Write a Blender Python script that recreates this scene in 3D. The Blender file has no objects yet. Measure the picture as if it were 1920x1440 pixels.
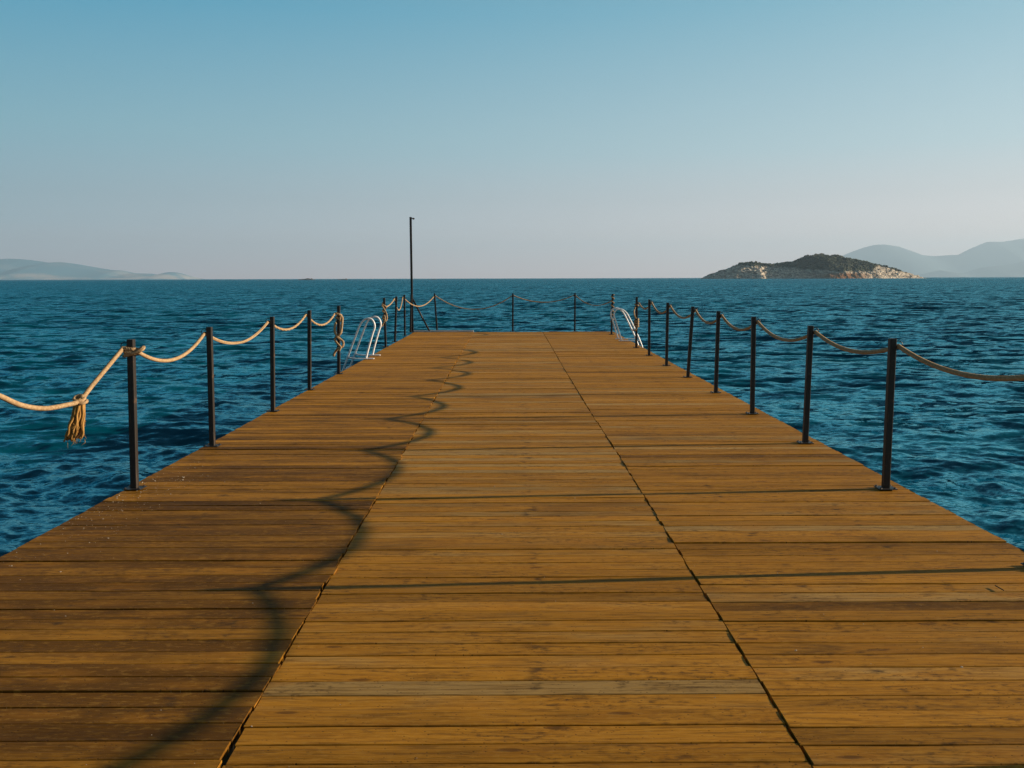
import bpy, bmesh, math, random
import numpy as np
from mathutils import Vector, Matrix
R = math.radians
rng = random.Random(7)
nrg = np.random.default_rng(11)
S = bpy.context.scene
C = S.collection

# ------------------------------------------------------------------ camera
CAM_H = 1.45                       # eye above the deck (deck top is z = 0)
SEA_Z = -0.72                      # mean water level
FPX = 1600.0                       # focal length in pixels of a 1920 wide frame
PITCH, ROLL, YAW = 3.8, 0.16, 0.11
SHIFT_Y = -0.0479
cam = bpy.data.cameras.new('camera')
cam_o = bpy.data.objects.new('camera', cam)
C.objects.link(cam_o)
cam.sensor_width = 36.0
cam.lens = FPX / 1920.0 * 36.0
cam.shift_y = SHIFT_Y
cam.clip_start, cam.clip_end = 0.05, 120000.0
CAM_M = (Matrix.Translation((0, 0, CAM_H)) @ Matrix.Rotation(R(YAW), 4, 'Z')
         @ Matrix.Rotation(R(90 - PITCH), 4, 'X') @ Matrix.Rotation(R(-ROLL), 4, 'Z'))
cam_o.matrix_world = CAM_M
S.camera = cam_o
_r = CAM_M.to_3x3()

def ray(px, py):
    """direction of a photograph pixel, used only to look up where things stand"""
    x = (px - 960.0) / FPX
    y = (720.0 - py) / FPX + SHIFT_Y * 1920.0 / FPX
    return _r @ Vector((x, y, -1.0))

def ground(px, py, z=0.0):
    d = ray(px, py)
    t = (z - CAM_H) / d.z
    return Vector((d.x * t, d.y * t, z))

def at(px, py, Y):
    d = ray(px, py)
    t = Y / d.y
    return Vector((d.x * t, Y, CAM_H + d.z * t))

# ------------------------------------------------------------------ light
SUN_EL, SUN_AZ = 14.1, 4.0         # low sun on the right, a little ahead of the camera
sun_dir = Vector((math.cos(R(SUN_EL)) * math.cos(R(SUN_AZ)),
                  math.cos(R(SUN_EL)) * math.sin(R(SUN_AZ)), math.sin(R(SUN_EL))))
sl = bpy.data.lights.new('sun', 'SUN')
sl.energy = 5.0
sl.angle = R(0.47)
sl.color = (1.0, 0.81, 0.60)
so = bpy.data.objects.new('sun', sl)
C.objects.link(so)
so.location = sun_dir * 60
so.rotation_euler = sun_dir.to_track_quat('Z', 'Y').to_euler()

def lin(*c):
    return tuple((v / 255 / 12.92) if v / 255 <= 0.04045 else ((v / 255 + 0.055) / 1.055) ** 2.4 for v in c)

W = bpy.data.worlds.new('World')
S.world = W
W.use_nodes = True
wt = W.node_tree
wt.nodes.clear()
wo = wt.nodes.new('ShaderNodeOutputWorld')
bg = wt.nodes.new('ShaderNodeBackground')
bg.inputs['Strength'].default_value = 0.1
sky = wt.nodes.new('ShaderNodeTexSky')
sky.sky_type = 'NISHITA'
sky.sun_disc = False
sky.sun_elevation = R(SUN_EL)
sky.sun_rotation = R(90 - SUN_AZ)
sky.air_density, sky.dust_density, sky.ozone_density = 1.0, 0.6, 1.0
tc = wt.nodes.new('ShaderNodeTexCoord')
sep = wt.nodes.new('ShaderNodeSeparateXYZ')
wt.links.new(tc.outputs['Generated'], sep.inputs[0])
def wramp(stops):
    n = wt.nodes.new('ShaderNodeValToRGB')
    el = n.color_ramp.elements
    while len(el) < len(stops):
        el.new(0.5)
    for e, (p, c) in zip(el, stops):
        e.position = p
        e.color = (*lin(*c), 1)
    wt.links.new(sep.outputs['Z'], n.inputs[0])
    return n
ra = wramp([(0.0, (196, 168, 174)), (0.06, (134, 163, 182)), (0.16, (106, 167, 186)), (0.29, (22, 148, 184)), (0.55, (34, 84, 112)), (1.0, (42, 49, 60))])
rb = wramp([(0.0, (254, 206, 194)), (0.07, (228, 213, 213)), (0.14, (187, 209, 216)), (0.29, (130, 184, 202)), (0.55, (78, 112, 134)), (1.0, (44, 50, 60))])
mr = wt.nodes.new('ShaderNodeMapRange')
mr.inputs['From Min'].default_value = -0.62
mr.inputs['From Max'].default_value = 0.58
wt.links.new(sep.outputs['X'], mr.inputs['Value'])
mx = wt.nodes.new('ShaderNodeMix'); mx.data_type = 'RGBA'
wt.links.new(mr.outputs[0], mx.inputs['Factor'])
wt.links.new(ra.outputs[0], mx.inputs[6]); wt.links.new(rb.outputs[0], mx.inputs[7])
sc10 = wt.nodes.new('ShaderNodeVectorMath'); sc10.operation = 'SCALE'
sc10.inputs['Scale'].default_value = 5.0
back = wt.nodes.new('ShaderNodeMapRange')          # unseen sky over the shore behind the camera, dimmed to deepen the shadows
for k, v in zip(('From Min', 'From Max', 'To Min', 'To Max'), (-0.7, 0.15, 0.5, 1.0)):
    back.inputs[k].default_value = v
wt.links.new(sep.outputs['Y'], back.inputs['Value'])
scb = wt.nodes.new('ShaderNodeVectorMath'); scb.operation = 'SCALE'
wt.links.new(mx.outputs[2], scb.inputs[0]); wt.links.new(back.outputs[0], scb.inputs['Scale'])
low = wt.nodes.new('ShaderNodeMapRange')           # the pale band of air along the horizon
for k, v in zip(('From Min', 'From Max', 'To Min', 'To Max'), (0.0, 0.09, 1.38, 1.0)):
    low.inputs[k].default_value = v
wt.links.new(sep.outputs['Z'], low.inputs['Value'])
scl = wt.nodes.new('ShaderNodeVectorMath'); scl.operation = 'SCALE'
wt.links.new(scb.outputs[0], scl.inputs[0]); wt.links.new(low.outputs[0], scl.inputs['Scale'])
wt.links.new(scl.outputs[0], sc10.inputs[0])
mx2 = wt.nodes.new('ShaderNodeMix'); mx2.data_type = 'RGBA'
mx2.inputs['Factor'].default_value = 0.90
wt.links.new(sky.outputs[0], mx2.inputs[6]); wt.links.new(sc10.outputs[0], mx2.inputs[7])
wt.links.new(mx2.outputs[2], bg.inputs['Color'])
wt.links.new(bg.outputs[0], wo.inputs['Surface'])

S.view_settings.view_transform = 'Standard'
S.view_settings.look = 'None'
S.view_settings.exposure = 1.0
S.view_settings.gamma = 1.0
S.view_settings.use_curve_mapping = False
S.render.engine = 'CYCLES'
S.cycles.use_denoising = True
S.cycles.denoising_prefilter = 'NONE'
S.cycles.adaptive_threshold = 0.006
S.cycles.max_bounces = 8
S.cycles.volume_bounces = 1

# ------------------------------------------------------------------ node helper
class NT:
    def __init__(self, name):
        self.m = bpy.data.materials.new(name)
        self.m.use_nodes = True
        self.t = self.m.node_tree
        self.t.nodes.clear()
        self.out = self.t.nodes.new('ShaderNodeOutputMaterial')
    def set(self, sock, v):
        if v is None:
            return
        if isinstance(v, bpy.types.NodeSocket):
            self.t.links.new(v, sock)
        else:
            if hasattr(sock.default_value, '__len__'):
                n = len(sock.default_value)
                v = tuple(v) if hasattr(v, '__len__') else (v,) * n
                if n == 4 and len(v) == 3:
                    v = v + (1.0,)
            sock.default_value = v
    def node(self, typ, **kw):
        n = self.t.nodes.new('ShaderNode' + typ)
        for k, v in kw.items():
            setattr(n, k, v)
        return n
    def math(self, op, a, b=None, c=None, clamp=False):
        n = self.node('Math', operation=op, use_clamp=clamp)
        for s, v in zip(n.inputs, (a, b, c)):
            self.set(s, v)
        return n.outputs[0]
    def vmath(self, op, a, b=None):
        n = self.node('VectorMath', operation=op)
        self.set(n.inputs[0], a)
        if op == 'SCALE':
            self.set(n.inputs['Scale'], b)
        elif b is not None:
            self.set(n.inputs[1], b)
        return n.outputs['Vector']
    def comb(self, x=0, y=0, z=0):
        n = self.node('CombineXYZ')
        for s, v in zip(n.inputs, (x, y, z)):
            self.set(s, v)
        return n.outputs[0]
    def sep(self, v):
        n = self.node('SeparateXYZ')
        self.set(n.inputs[0], v)
        return n.outputs
    def noise(self, vec, scale=1.0, detail=4.0, rough=0.55, distort=0.0):
        n = self.node('TexNoise')
        self.set(n.inputs['Vector'], vec)
        n.inputs['Scale'].default_value = scale
        n.inputs['Detail'].default_value = detail
        n.inputs['Roughness'].default_value = rough
        n.inputs['Distortion'].default_value = distort
        return n.outputs
    def step(self, v, a, b, lo=0.0, hi=1.0):
        n = self.node('MapRange', interpolation_type='SMOOTHSTEP')
        self.set(n.inputs['Value'], v)
        for k, w in zip(('From Min', 'From Max', 'To Min', 'To Max'), (a, b, lo, hi)):
            n.inputs[k].default_value = w
        return n.outputs[0]
    def mix(self, f, a, b, blend='MIX'):
        n = self.node('Mix', data_type='RGBA', blend_type=blend)
        self.set(n.inputs[0], f); self.set(n.inputs[6], a); self.set(n.inputs[7], b)
        return n.outputs[2]
    def attr(self, name):
        return self.node('Attribute', attribute_name=name).outputs
    def pos(self):
        return self.node('NewGeometry').outputs['Position']
    def obj(self):
        return self.node('TexCoord').outputs['Object']
    def bump(self, h, strength=0.5, dist=0.01, normal=None):
        n = self.node('Bump')
        n.inputs['Strength'].default_value = strength
        n.inputs['Distance'].default_value = dist
        self.set(n.inputs['Height'], h)
        if normal is not None:
            self.set(n.inputs['Normal'], normal)
        return n.outputs[0]
    def bsdf(self, color, rough=0.6, normal=None, **kw):
        n = self.node('BsdfPrincipled')
        self.set(n.inputs['Base Color'], color)
        self.set(n.inputs['Roughness'], rough)
        if normal is not None:
            self.set(n.inputs['Normal'], normal)
        for k, v in kw.items():
            self.set(n.inputs[k.replace('_', ' ')], v)
        self.t.links.new(n.outputs[0], self.out.inputs['Surface'])
        return n

# ------------------------------------------------------------------ materials
def m_wood():
    n = NT('weathered_wood')
    P = n.pos()
    rnd = n.attr('rnd')['Fac']
    tone = n.attr('tone')['Fac']
    off = n.comb(n.math('MULTIPLY', rnd, 53.0), n.math('MULTIPLY', rnd, 31.7), 0)
    V = n.vmath('ADD', P, off)
    warp = n.noise(n.vmath('MULTIPLY', V, (1.2, 5, 1)), 1.0, 2.0)['Color']
    Vw = n.vmath('ADD', V, n.vmath('SCALE', n.vmath('SUBTRACT', warp, (.5, .5, .5)), 0.07))
    streak = n.noise(n.vmath('MULTIPLY', Vw, (3.4, 64, 1)), 1.0, 6.0, 0.62)['Fac']
    fine = n.noise(n.vmath('MULTIPLY', Vw, (6, 260, 1)), 1.0, 3.0, 0.6)['Fac']
    broad = n.noise(n.vmath('MULTIPLY', V, (2.0, 9.0, 1)), 1.0, 3.0, 0.6)['Fac']
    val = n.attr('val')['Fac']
    # growth-ring figure near knots
    kv = n.vmath('MULTIPLY', V, (2.3, 9.5, 1))
    vor = n.node('TexVoronoi', feature='F1')
    n.set(vor.inputs['Vector'], kv); vor.inputs['Scale'].default_value = 1.0
    kd = vor.outputs['Distance']
    ksel = n.sep(vor.outputs['Color'])[0]
    kon = n.step(ksel, 0.30, 0.38)
    knot = n.math('MULTIPLY', n.step(kd, 0.15, 0.06), kon)
    kring = n.math('MULTIPLY', n.step(kd, 0.55, 0.12), kon)
    rings = n.math('SINE', n.math('MULTIPLY', n.math('ADD', kd, n.math('MULTIPLY', streak, 0.12)), 62.0))
    rings = n.math('MULTIPLY', n.math('MULTIPLY_ADD', rings, 0.5, 0.5), kring)
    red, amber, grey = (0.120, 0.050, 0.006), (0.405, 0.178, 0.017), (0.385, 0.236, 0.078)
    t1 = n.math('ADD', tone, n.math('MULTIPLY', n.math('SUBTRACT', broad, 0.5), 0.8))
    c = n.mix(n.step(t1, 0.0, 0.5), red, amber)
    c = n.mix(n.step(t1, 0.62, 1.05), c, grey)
    dark = n.math('MULTIPLY', n.step(streak, 0.56, 0.36), 0.58)
    c = n.mix(dark, c, (0.11, 0.046, 0.006))
    c = n.mix(n.math('MULTIPLY', n.step(fine, 0.5, 0.8), 0.25), c, (0.50, 0.25, 0.03))
    c = n.mix(n.math('MULTIPLY', n.step(fine, 0.5, 0.28), 0.40), c, (0.09, 0.038, 0.006))
    c = n.mix(n.math('MULTIPLY', rings, 0.5), c, (0.14, 0.055, 0.012))
    c = n.mix(n.math('MULTIPLY', kring, 0.35), c, (0.46, 0.19, 0.014))
    c = n.mix(n.math('MULTIPLY', knot, 0.7), c, (0.085, 0.036, 0.010))
    # scuffs and mottling
    mot = n.noise(n.vmath('MULTIPLY', V, (20, 55, 1)), 1.0, 4.0, 0.65)['Fac']
    clu = n.noise(n.vmath('MULTIPLY', n.vmath('ADD', V, (4.0, 7.0, 0)), (1.6, 5.0, 1)), 1.0, 3.0)['Fac']
    mk = n.math('MULTIPLY', n.step(mot, 0.50, 0.66), n.step(clu, 0.44, 0.62))
    c = n.mix(n.math('MULTIPLY', mk, 0.75), c, (0.075, 0.038, 0.012))
    c = n.mix(n.math('MULTIPLY', n.step(mot, 0.48, 0.36), 0.22), c, (0.50, 0.27, 0.05))
    # water stains and trodden dirt that run across planks
    st = n.noise(n.vmath('MULTIPLY', P, (0.75, 1.5, 1)), 1.0, 5.0, 0.6, 0.4)['Fac']
    c = n.mix(n.math('MULTIPLY', n.step(st, 0.54, 0.72), 0.42), c, (0.085, 0.036, 0.010))
    st2 = n.noise(n.vmath('MULTIPLY', n.vmath('ADD', V, (9.1, 3.3, 0)), (2.2, 9.0, 1)), 1.0, 4.0, 0.6)['Fac']
    c = n.mix(n.math('MULTIPLY', n.step(st2, 0.64, 0.76), 0.45), c, (0.06, 0.030, 0.011))
    # joist line: fixings bleed dark marks where the bearers run under the boards
    X = n.sep(P)
    jn = n.noise(n.vmath('MULTIPLY', V, (9, 16, 1)), 1.0, 3.0)['Fac']
    for jx, w in ((0.10, 0.05), (-1.95, 0.05), (2.02, 0.05), (-1.2, 0.04), (1.35, 0.04)):
        jd = n.math('ABSOLUTE', n.math('SUBTRACT', X[0], jx))
        jm = n.math('MULTIPLY', n.step(jd, w * 1.6, w * 0.2), n.step(jn, 0.54, 0.70))
        c = n.mix(n.math('MULTIPLY', jm, 0.75), c, (0.035, 0.020, 0.010))
    # pinprick pits
    pit = n.node('TexVoronoi', feature='F1')
    n.set(pit.inputs['Vector'], n.vmath('MULTIPLY', V, (10, 20, 1)))
    pm = n.math('MULTIPLY', n.step(pit.outputs['Distance'], 0.24, 0.10), n.step(n.sep(pit.outputs['Color'])[1], 0.72, 0.8))
    c = n.mix(n.math('MULTIPLY', pm, 0.85), c, (0.04, 0.02, 0.008))
    # dried salt and sand specks
    sp = n.node('TexVoronoi', feature='F1')
    n.set(sp.inputs['Vector'], n.vmath('MULTIPLY', V, (38, 46, 1)))
    sm = n.math('MULTIPLY', n.step(sp.outputs['Distance'], 0.14, 0.08), n.step(n.sep(sp.outputs['Color'])[2], 0.93, 0.95))
    c = n.mix(n.math('MULTIPLY', sm, 0.6), c, (0.55, 0.42, 0.26))
    reed = n.math('SINE', n.math('MULTIPLY', X[1], 2 * math.pi / 0.0085))
    h = n.math('ADD', n.math('MULTIPLY', streak, 0.9), n.math('MULTIPLY', fine, 0.5))
    h = n.math('ADD', h, n.math('MULTIPLY', reed, 0.10))
    h = n.math('SUBTRACT', h, n.math('MULTIPLY', pm, 0.8))
    h = n.math('SUBTRACT', h, n.math('MULTIPLY', knot, 0.3))
    nb = n.bump(h, 0.55, 0.004)
    rg = n.math('MULTIPLY_ADD', streak, 0.25, 0.52)
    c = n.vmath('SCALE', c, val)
    n.bsdf(c, rg, nb, Specular_IOR_Level=0.06)
    return n.m

def m_plain(name, col, rough=0.5, metallic=0.0, nscale=20.0, var=0.25, bump=0.15, bdist=0.003, col2=None, **kw):
    n = NT(name)
    P = n.obj()
    f = n.noise(P, nscale, 5.0, 0.6)['Fac']
    c2 = col2 if col2 else tuple(v * (1 - var) for v in col)
    c = n.mix(n.step(f, 0.38, 0.66), col, c2)
    nb = n.bump(n.noise(P, nscale * 3, 4.0)['Fac'], bump, bdist)
    n.bsdf(c, rough, nb, Metallic=metallic, **kw)
    return n.m

def m_post():
    n = NT('dark_painted_steel')
    P = n.obj()
    f = n.noise(P, 14.0, 6.0, 0.65)['Fac']
    g = n.noise(n.vmath('MULTIPLY', P, (60, 60, 4)), 1.0, 4.0)['Fac']
    c = n.mix(n.step(f, 0.55, 0.72), (0.020, 0.016, 0.013), (0.075, 0.042, 0.024))
    c = n.mix(n.math('MULTIPLY', n.step(g, 0.6, 0.75), 0.5), c, (0.11, 0.075, 0.05))
    nb = n.bump(f, 0.3, 0.002)
    n.bsdf(c, n.math('MULTIPLY_ADD', g, 0.25, 0.38), nb, Specular_IOR_Level=0.35)
    return n.m

def m_rope():
    n = NT('twisted_rope')
    ln = n.attr('along')['Fac']
    P = n.pos()
    f = n.noise(n.vmath('SCALE', P, 60.0), 1.0, 4.0)['Fac']
    c = n.mix(n.step(f, 0.3, 0.7), (0.43, 0.30, 0.17), (0.28, 0.18, 0.09))
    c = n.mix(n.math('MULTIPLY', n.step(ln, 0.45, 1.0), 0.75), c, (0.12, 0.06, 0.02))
    nb = n.bump(n.noise(n.vmath('SCALE', P, 400.0), 1.0, 2.0)['Fac'], 0.4, 0.002)
    n.bsdf(c, 0.9, nb, Specular_IOR_Level=0.15)
    return n.m

def m_frayed():
    n = NT('frayed_rope_fibre')
    P = n.pos()
    f = n.noise(n.vmath('MULTIPLY', P, (160, 160, 12)), 1.0, 4.0)['Fac']
    c = n.mix(n.step(f, 0.3, 0.7), (0.44, 0.25, 0.08), (0.24, 0.12, 0.03))
    n.bsdf(c, 0.92, None, Specular_IOR_Level=0.1)
    return n.m

def m_sea():
    n = NT('sea_water')
    P = n.pos()
    miss = n.attr('miss')['Fac']              # slope the mesh is too coarse to carry
    def slope(sx, sy, sc, det):
        v = n.noise(n.vmath('MULTIPLY', P, (sx, sy, 0.0)), sc, det, 0.6)['Color']
        return n.vmath('SUBTRACT', v, (0.5, 0.5, 0.5))
    s_f = slope(0.8, 1.9, 4.2, 4.0)
    s_g = slope(0.9, 1.9, 15.0, 3.0)
    s_m = slope(0.45, 1.0, 1.3, 4.0)
    s_l = slope(0.22, 0.8, 0.34, 4.0)
    s_x = slope(0.20, 0.7, 0.06, 4.0)
    near = n.vmath('ADD', n.vmath('SCALE', s_f, 0.85), n.vmath('SCALE', s_g, 0.55))
    far = n.vmath('ADD', n.vmath('SCALE', s_m, 4.2), n.vmath('SCALE', s_l, 2.6))
    far = n.vmath('ADD', far, n.vmath('SCALE', s_x, 0.9))
    sl_ = n.vmath('ADD', near, n.vmath('SCALE', far, miss))
    geo = n.node('NewGeometry').outputs['Normal']
    # only wave faces turned to the eye are seen: a face sloping away stands behind a crest
    inc = n.node('NewGeometry').outputs['Incoming']
    hz_ = n.vmath('MULTIPLY', sl_, (1, 1, 0))
    def dot(a):
        d_ = n.node('VectorMath', operation='DOT_PRODUCT')
        n.set(d_.inputs[0], a); n.set(d_.inputs[1], inc)
        return d_.outputs['Value']
    na = n.vmath('NORMALIZE', n.vmath('SUBTRACT', geo, hz_))
    nb_ = n.vmath('NORMALIZE', n.vmath('ADD', geo, hz_))
    turned = n.math('LESS_THAN', dot(na), 0.0)
    mv = n.node('Mix', data_type='VECTOR')
    n.set(mv.inputs[0], turned); n.set(mv.inputs[4], na); n.set(mv.inputs[5], nb_)
    nrm = mv.outputs[1]
    dp = n.noise(n.vmath('SCALE', P, 0.02), 1.0, 3.0)['Fac']
    c = n.mix(dp, (0.0, 0.044, 0.074), (0.0, 0.054, 0.088))
    df = n.node('BsdfDiffuse')
    n.set(df.inputs['Color'], c); n.set(df.inputs['Normal'], nrm)
    gl = n.node('BsdfGlossy')
    n.set(gl.inputs['Color'], (0.35, 0.88, 1.0)); n.set(gl.inputs['Roughness'], 0.08); n.set(gl.inputs['Normal'], nrm)
    # reflectance of a facet seen from either side of its slope (Schlick)
    om = n.math('SUBTRACT', 1.0, n.math('ABSOLUTE', dot(nrm)), clamp=True)
    ff = n.math('MINIMUM', n.math('MULTIPLY_ADD', n.math('POWER', om, 3.9), 0.95, 0.02), 0.47)
    ms = n.node('MixShader')
    n.set(ms.inputs[0], ff)
    n.t.links.new(df.outputs[0], ms.inputs[1]); n.t.links.new(gl.outputs[0], ms.inputs[2])
    n.t.links.new(ms.outputs[0], n.out.inputs['Surface'])
    return n.m

def m_island():
    n = NT('island_rock')
    P = n.pos()
    veg = n.attr('veg')['Fac']
    earth = n.attr('earth')['Fac']
    f = n.noise(n.vmath('MULTIPLY', P, (0.14, 0.14, 0.3)), 1.0, 8.0, 0.7)['Fac']
    g = n.noise(n.vmath('SCALE', P, 0.7), 1.0, 4.0, 0.7)['Fac']
    rock = n.mix(n.step(f, 0.44, 0.56), (0.34, 0.28, 0.21), (0.95, 0.84, 0.68))
    rock = n.mix(n.math('MULTIPLY', n.step(g, 0.55, 0.42), 0.6), rock, (0.08, 0.07, 0.055))
    red = n.mix(f, (0.20, 0.085, 0.035), (0.36, 0.20, 0.10))
    c = n.mix(earth, rock, red)
    vv = n.step(n.math('ADD', veg, n.math('MULTIPLY', n.math('SUBTRACT', g, 0.5), 1.6)), 0.35, 0.62)
    c = n.mix(vv, c, n.mix(f, (0.018, 0.030, 0.009), (0.052, 0.062, 0.020)))
    nb = n.bump(n.math('ADD', f, n.math('MULTIPLY', g, 0.5)), 1.0, 6.0)
    n.bsdf(c, 0.95, nb, Specular_IOR_Level=0.1)
    return n.m

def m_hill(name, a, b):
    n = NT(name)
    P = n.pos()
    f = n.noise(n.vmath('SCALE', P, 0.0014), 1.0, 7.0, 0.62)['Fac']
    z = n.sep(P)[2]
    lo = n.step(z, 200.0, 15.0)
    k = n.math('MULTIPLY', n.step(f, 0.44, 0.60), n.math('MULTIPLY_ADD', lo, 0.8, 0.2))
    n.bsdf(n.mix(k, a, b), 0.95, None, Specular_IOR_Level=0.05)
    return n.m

M = dict(
    wood=m_wood(), post=m_post(), rope=m_rope(), fray=m_frayed(), sea=m_sea(), island=m_island(),
    beam=m_plain('dark_frame_timber', (0.055, 0.030, 0.014), 0.7),
    trim=m_plain('pale_edge_metal', (0.55, 0.56, 0.56), 0.45, 0.0),
    steel=m_plain('galvanised_plate', (0.035, 0.030, 0.027), 0.5, 0.4),
    white=m_plain('white_painted_tube', (0.74, 0.74, 0.74), 0.35, 0.0, 30, 0.08, 0.05),
    ring=m_plain('wire_ring_steel', (0.03, 0.028, 0.026), 0.4, 0.7),
    grit=m_plain('shell_grit', (0.50, 0.42, 0.31), 0.9, 0.0, 60, 0.4),
    twig=m_plain('dry_twig', (0.035, 0.022, 0.012), 0.9),
    rock=m_plain('dark_skerry_rock', (0.060, 0.048, 0.040), 0.9, 0.0, 0.3, 0.5, 0.6, 0.5),
    shrub=m_plain('maquis_foliage', (0.013, 0.027, 0.006), 0.9, 0.0, 0.25, 0.0, 0.0, 0.1, col2=(0.052, 0.055, 0.020)),
    hill_l=m_hill('haze_blue_hillside', (0.06, 0.19, 0.27), (0.38, 0.36, 0.35)),  # distant haze blue painted into the slope colour, pale cliff patches over it
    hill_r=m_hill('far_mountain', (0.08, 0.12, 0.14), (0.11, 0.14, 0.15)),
)

# ------------------------------------------------------------------ object helpers
def link(name, me, mat, parent=None):
    o = bpy.data.objects.new(name, me)
    C.objects.link(o)
    if mat is not None and not me.materials:
        me.materials.append(mat)
    if parent is not None:
        o.parent = parent
    return o

def tag(o, label=None, cat=None, group=None, kind=None):
    if label: o['label'] = label
    if cat: o['category'] = cat
    if group: o['group'] = group
    if kind: o['kind'] = kind
    return o

def empty(name, loc=(0, 0, 0)):
    o = bpy.data.objects.new(name, None)
    C.objects.link(o)
    o.location = loc
    o.empty_display_size = 0.2
    return o

def mesh_np(name, V, F, smooth=True, attrs=None):
    """mesh from a vertex array and an (n,4) or (n,3) face array"""
    V = np.asarray(V, np.float32); F = np.asarray(F, np.int32)
    me = bpy.data.meshes.new(name)
    me.vertices.add(len(V)); me.vertices.foreach_set('co', V.ravel())
    k = F.shape[1]
    me.loops.add(F.size); me.loops.foreach_set('vertex_index', F.ravel())
    me.polygons.add(len(F))
    me.polygons.foreach_set('loop_start', np.arange(0, F.size, k, dtype=np.int32))
    me.polygons.foreach_set('loop_total', np.full(len(F), k, np.int32))
    me.polygons.foreach_set('use_smooth', np.full(len(F), smooth, bool))
    for an, (dom, arr) in (attrs or {}).items():
        a = me.attributes.new(an, 'FLOAT', dom)
        a.data.foreach_set('value', np.asarray(arr, np.float32))
    me.update(calc_edges=True)
    me.validate()
    return me

def grid_faces(nu, nv, wrap_v=False):
    i = np.arange(nu - 1)[:, None]; jn = nv if wrap_v else nv - 1
    j = np.arange(jn)[None, :]
    j2 = (j + 1) % nv
    a = i * nv + j; b = i * nv + j2; c = (i + 1) * nv + j2; d = (i + 1) * nv + j
    return np.stack([a, b, c, d], -1).reshape(-1, 4)

def box_mesh(name, lo, hi, bevel=0.0, seg=2):
    bm = bmesh.new()
    bmesh.ops.create_cube(bm, size=1.0)
    lo, hi = Vector(lo), Vector(hi)
    for v in bm.verts:
        v.co = Vector((lo[k] + (v.co[k] + .5) * (hi[k] - lo[k]) for k in range(3)))
    if bevel:
        bmesh.ops.bevel(bm, geom=bm.edges[:], offset=bevel, segments=seg, affect='EDGES', profile=0.6)
    me = bpy.data.meshes.new(name)
    bm.to_mesh(me); bm.free()
    return me

def tube(name, pts, rad, seg=12, lobes=0, twist=0.0, depth=0.16, caps=True):
    """sweep a round or stranded section along a polyline (parallel transport)"""
    P = np.array([tuple(p) for p in pts], float)
    n = len(P)
    rad = np.full(n, rad) if np.isscalar(rad) else np.asarray(rad, float)
    T = np.gradient(P, axis=0)
    T /= np.linalg.norm(T, axis=1)[:, None] + 1e-12
    s = np.concatenate([[0], np.cumsum(np.linalg.norm(np.diff(P, axis=0), axis=1))])
    ref = np.array([0, 0, 1.0]) if abs(T[0][2]) < 0.9 else np.array([1.0, 0, 0])
    nrm = np.cross(T[0], ref); nrm /= np.linalg.norm(nrm)
    N = np.zeros_like(P)
    for i in range(n):
        nrm = nrm - T[i] * np.dot(nrm, T[i]); nrm /= np.linalg.norm(nrm) + 1e-12
        N[i] = nrm
    B = np.cross(T, N)
    th = np.linspace(0, 2 * np.pi, seg, endpoint=False)
    rr = np.ones((n, seg)); gro = np.zeros((n, seg))
    if lobes:
        ph = lobes * (th[None, :] - twist * s[:, None])
        lobe = np.abs(np.cos(ph / 2))
        rr = 1 - depth + depth * lobe
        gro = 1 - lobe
    V = P[:, None, :] + (rad[:, None] * rr)[..., None] * (np.cos(th)[None, :, None] * N[:, None, :] + np.sin(th)[None, :, None] * B[:, None, :])
    V = V.reshape(-1, 3)
    F = grid_faces(n, seg, True)
    at_ = gro.ravel()
    if caps:
        c0, c1 = len(V), len(V) + 1
        V = np.vstack([V, P[0], P[-1]])
        j = np.arange(seg); j2 = (j + 1) % seg
        # caps as degenerate-free quads: fold two triangles per quad
        f0 = np.stack([np.full(seg // 2, c0), j[1::2], j[0::2] , (j[0::2] - 1) % seg], -1)
        f1 = np.stack([np.full(seg // 2, c1), (n - 1) * seg + (j[0::2] - 1) % seg, (n - 1) * seg + j[0::2], (n - 1) * seg + j[1::2]], -1)
        F = np.vstack([F, f0, f1])
        at_ = np.concatenate([at_, [0, 0]])
    return V, F, at_

def tubes_mesh(name, items, attr=True):
    Vs, Fs, As, k = [], [], [], 0
    for V, F, A in items:
        Vs.append(V); Fs.append(F + k); As.append(A); k += len(V)
    return mesh_np(name, np.vstack(Vs), np.vstack(Fs), True, {'along': ('POINT', np.concatenate(As))} if attr else None)

def spline(pts, step=0.02):
    """Catmull-Rom through pts, resampled"""
    P = [Vector(p) for p in pts]
    P = [P[0] * 2 - P[1]] + P + [P[-1] * 2 - P[-2]]
    out = []
    for i in range(1, len(P) - 2):
        p0, p1, p2, p3 = P[i - 1:i + 3]
        m = max(2, int((p2 - p1).length / step))
        for k in range(m):
            t = k / m
            out.append(0.5 * ((2 * p1) + (p2 - p0) * t + (2 * p0 - 5 * p1 + 4 * p2 - p3) * t * t + (3 * p1 - p0 - 3 * p2 + p3) * t ** 3))
    out.append(P[-2])
    return out

def hang(a, b, sag, step=0.02, skew=0.0):
    a, b = Vector(a), Vector(b)
    m = max(6, int((b - a).length * 1.1 / step))
    out = []
    for k in range(m + 1):
        t = k / m
        p = a.lerp(b, t)
        p.z -= sag * 4 * t * (1 - t) * (1 + skew * (t - 0.5))
        out.append(p)
    return out

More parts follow.
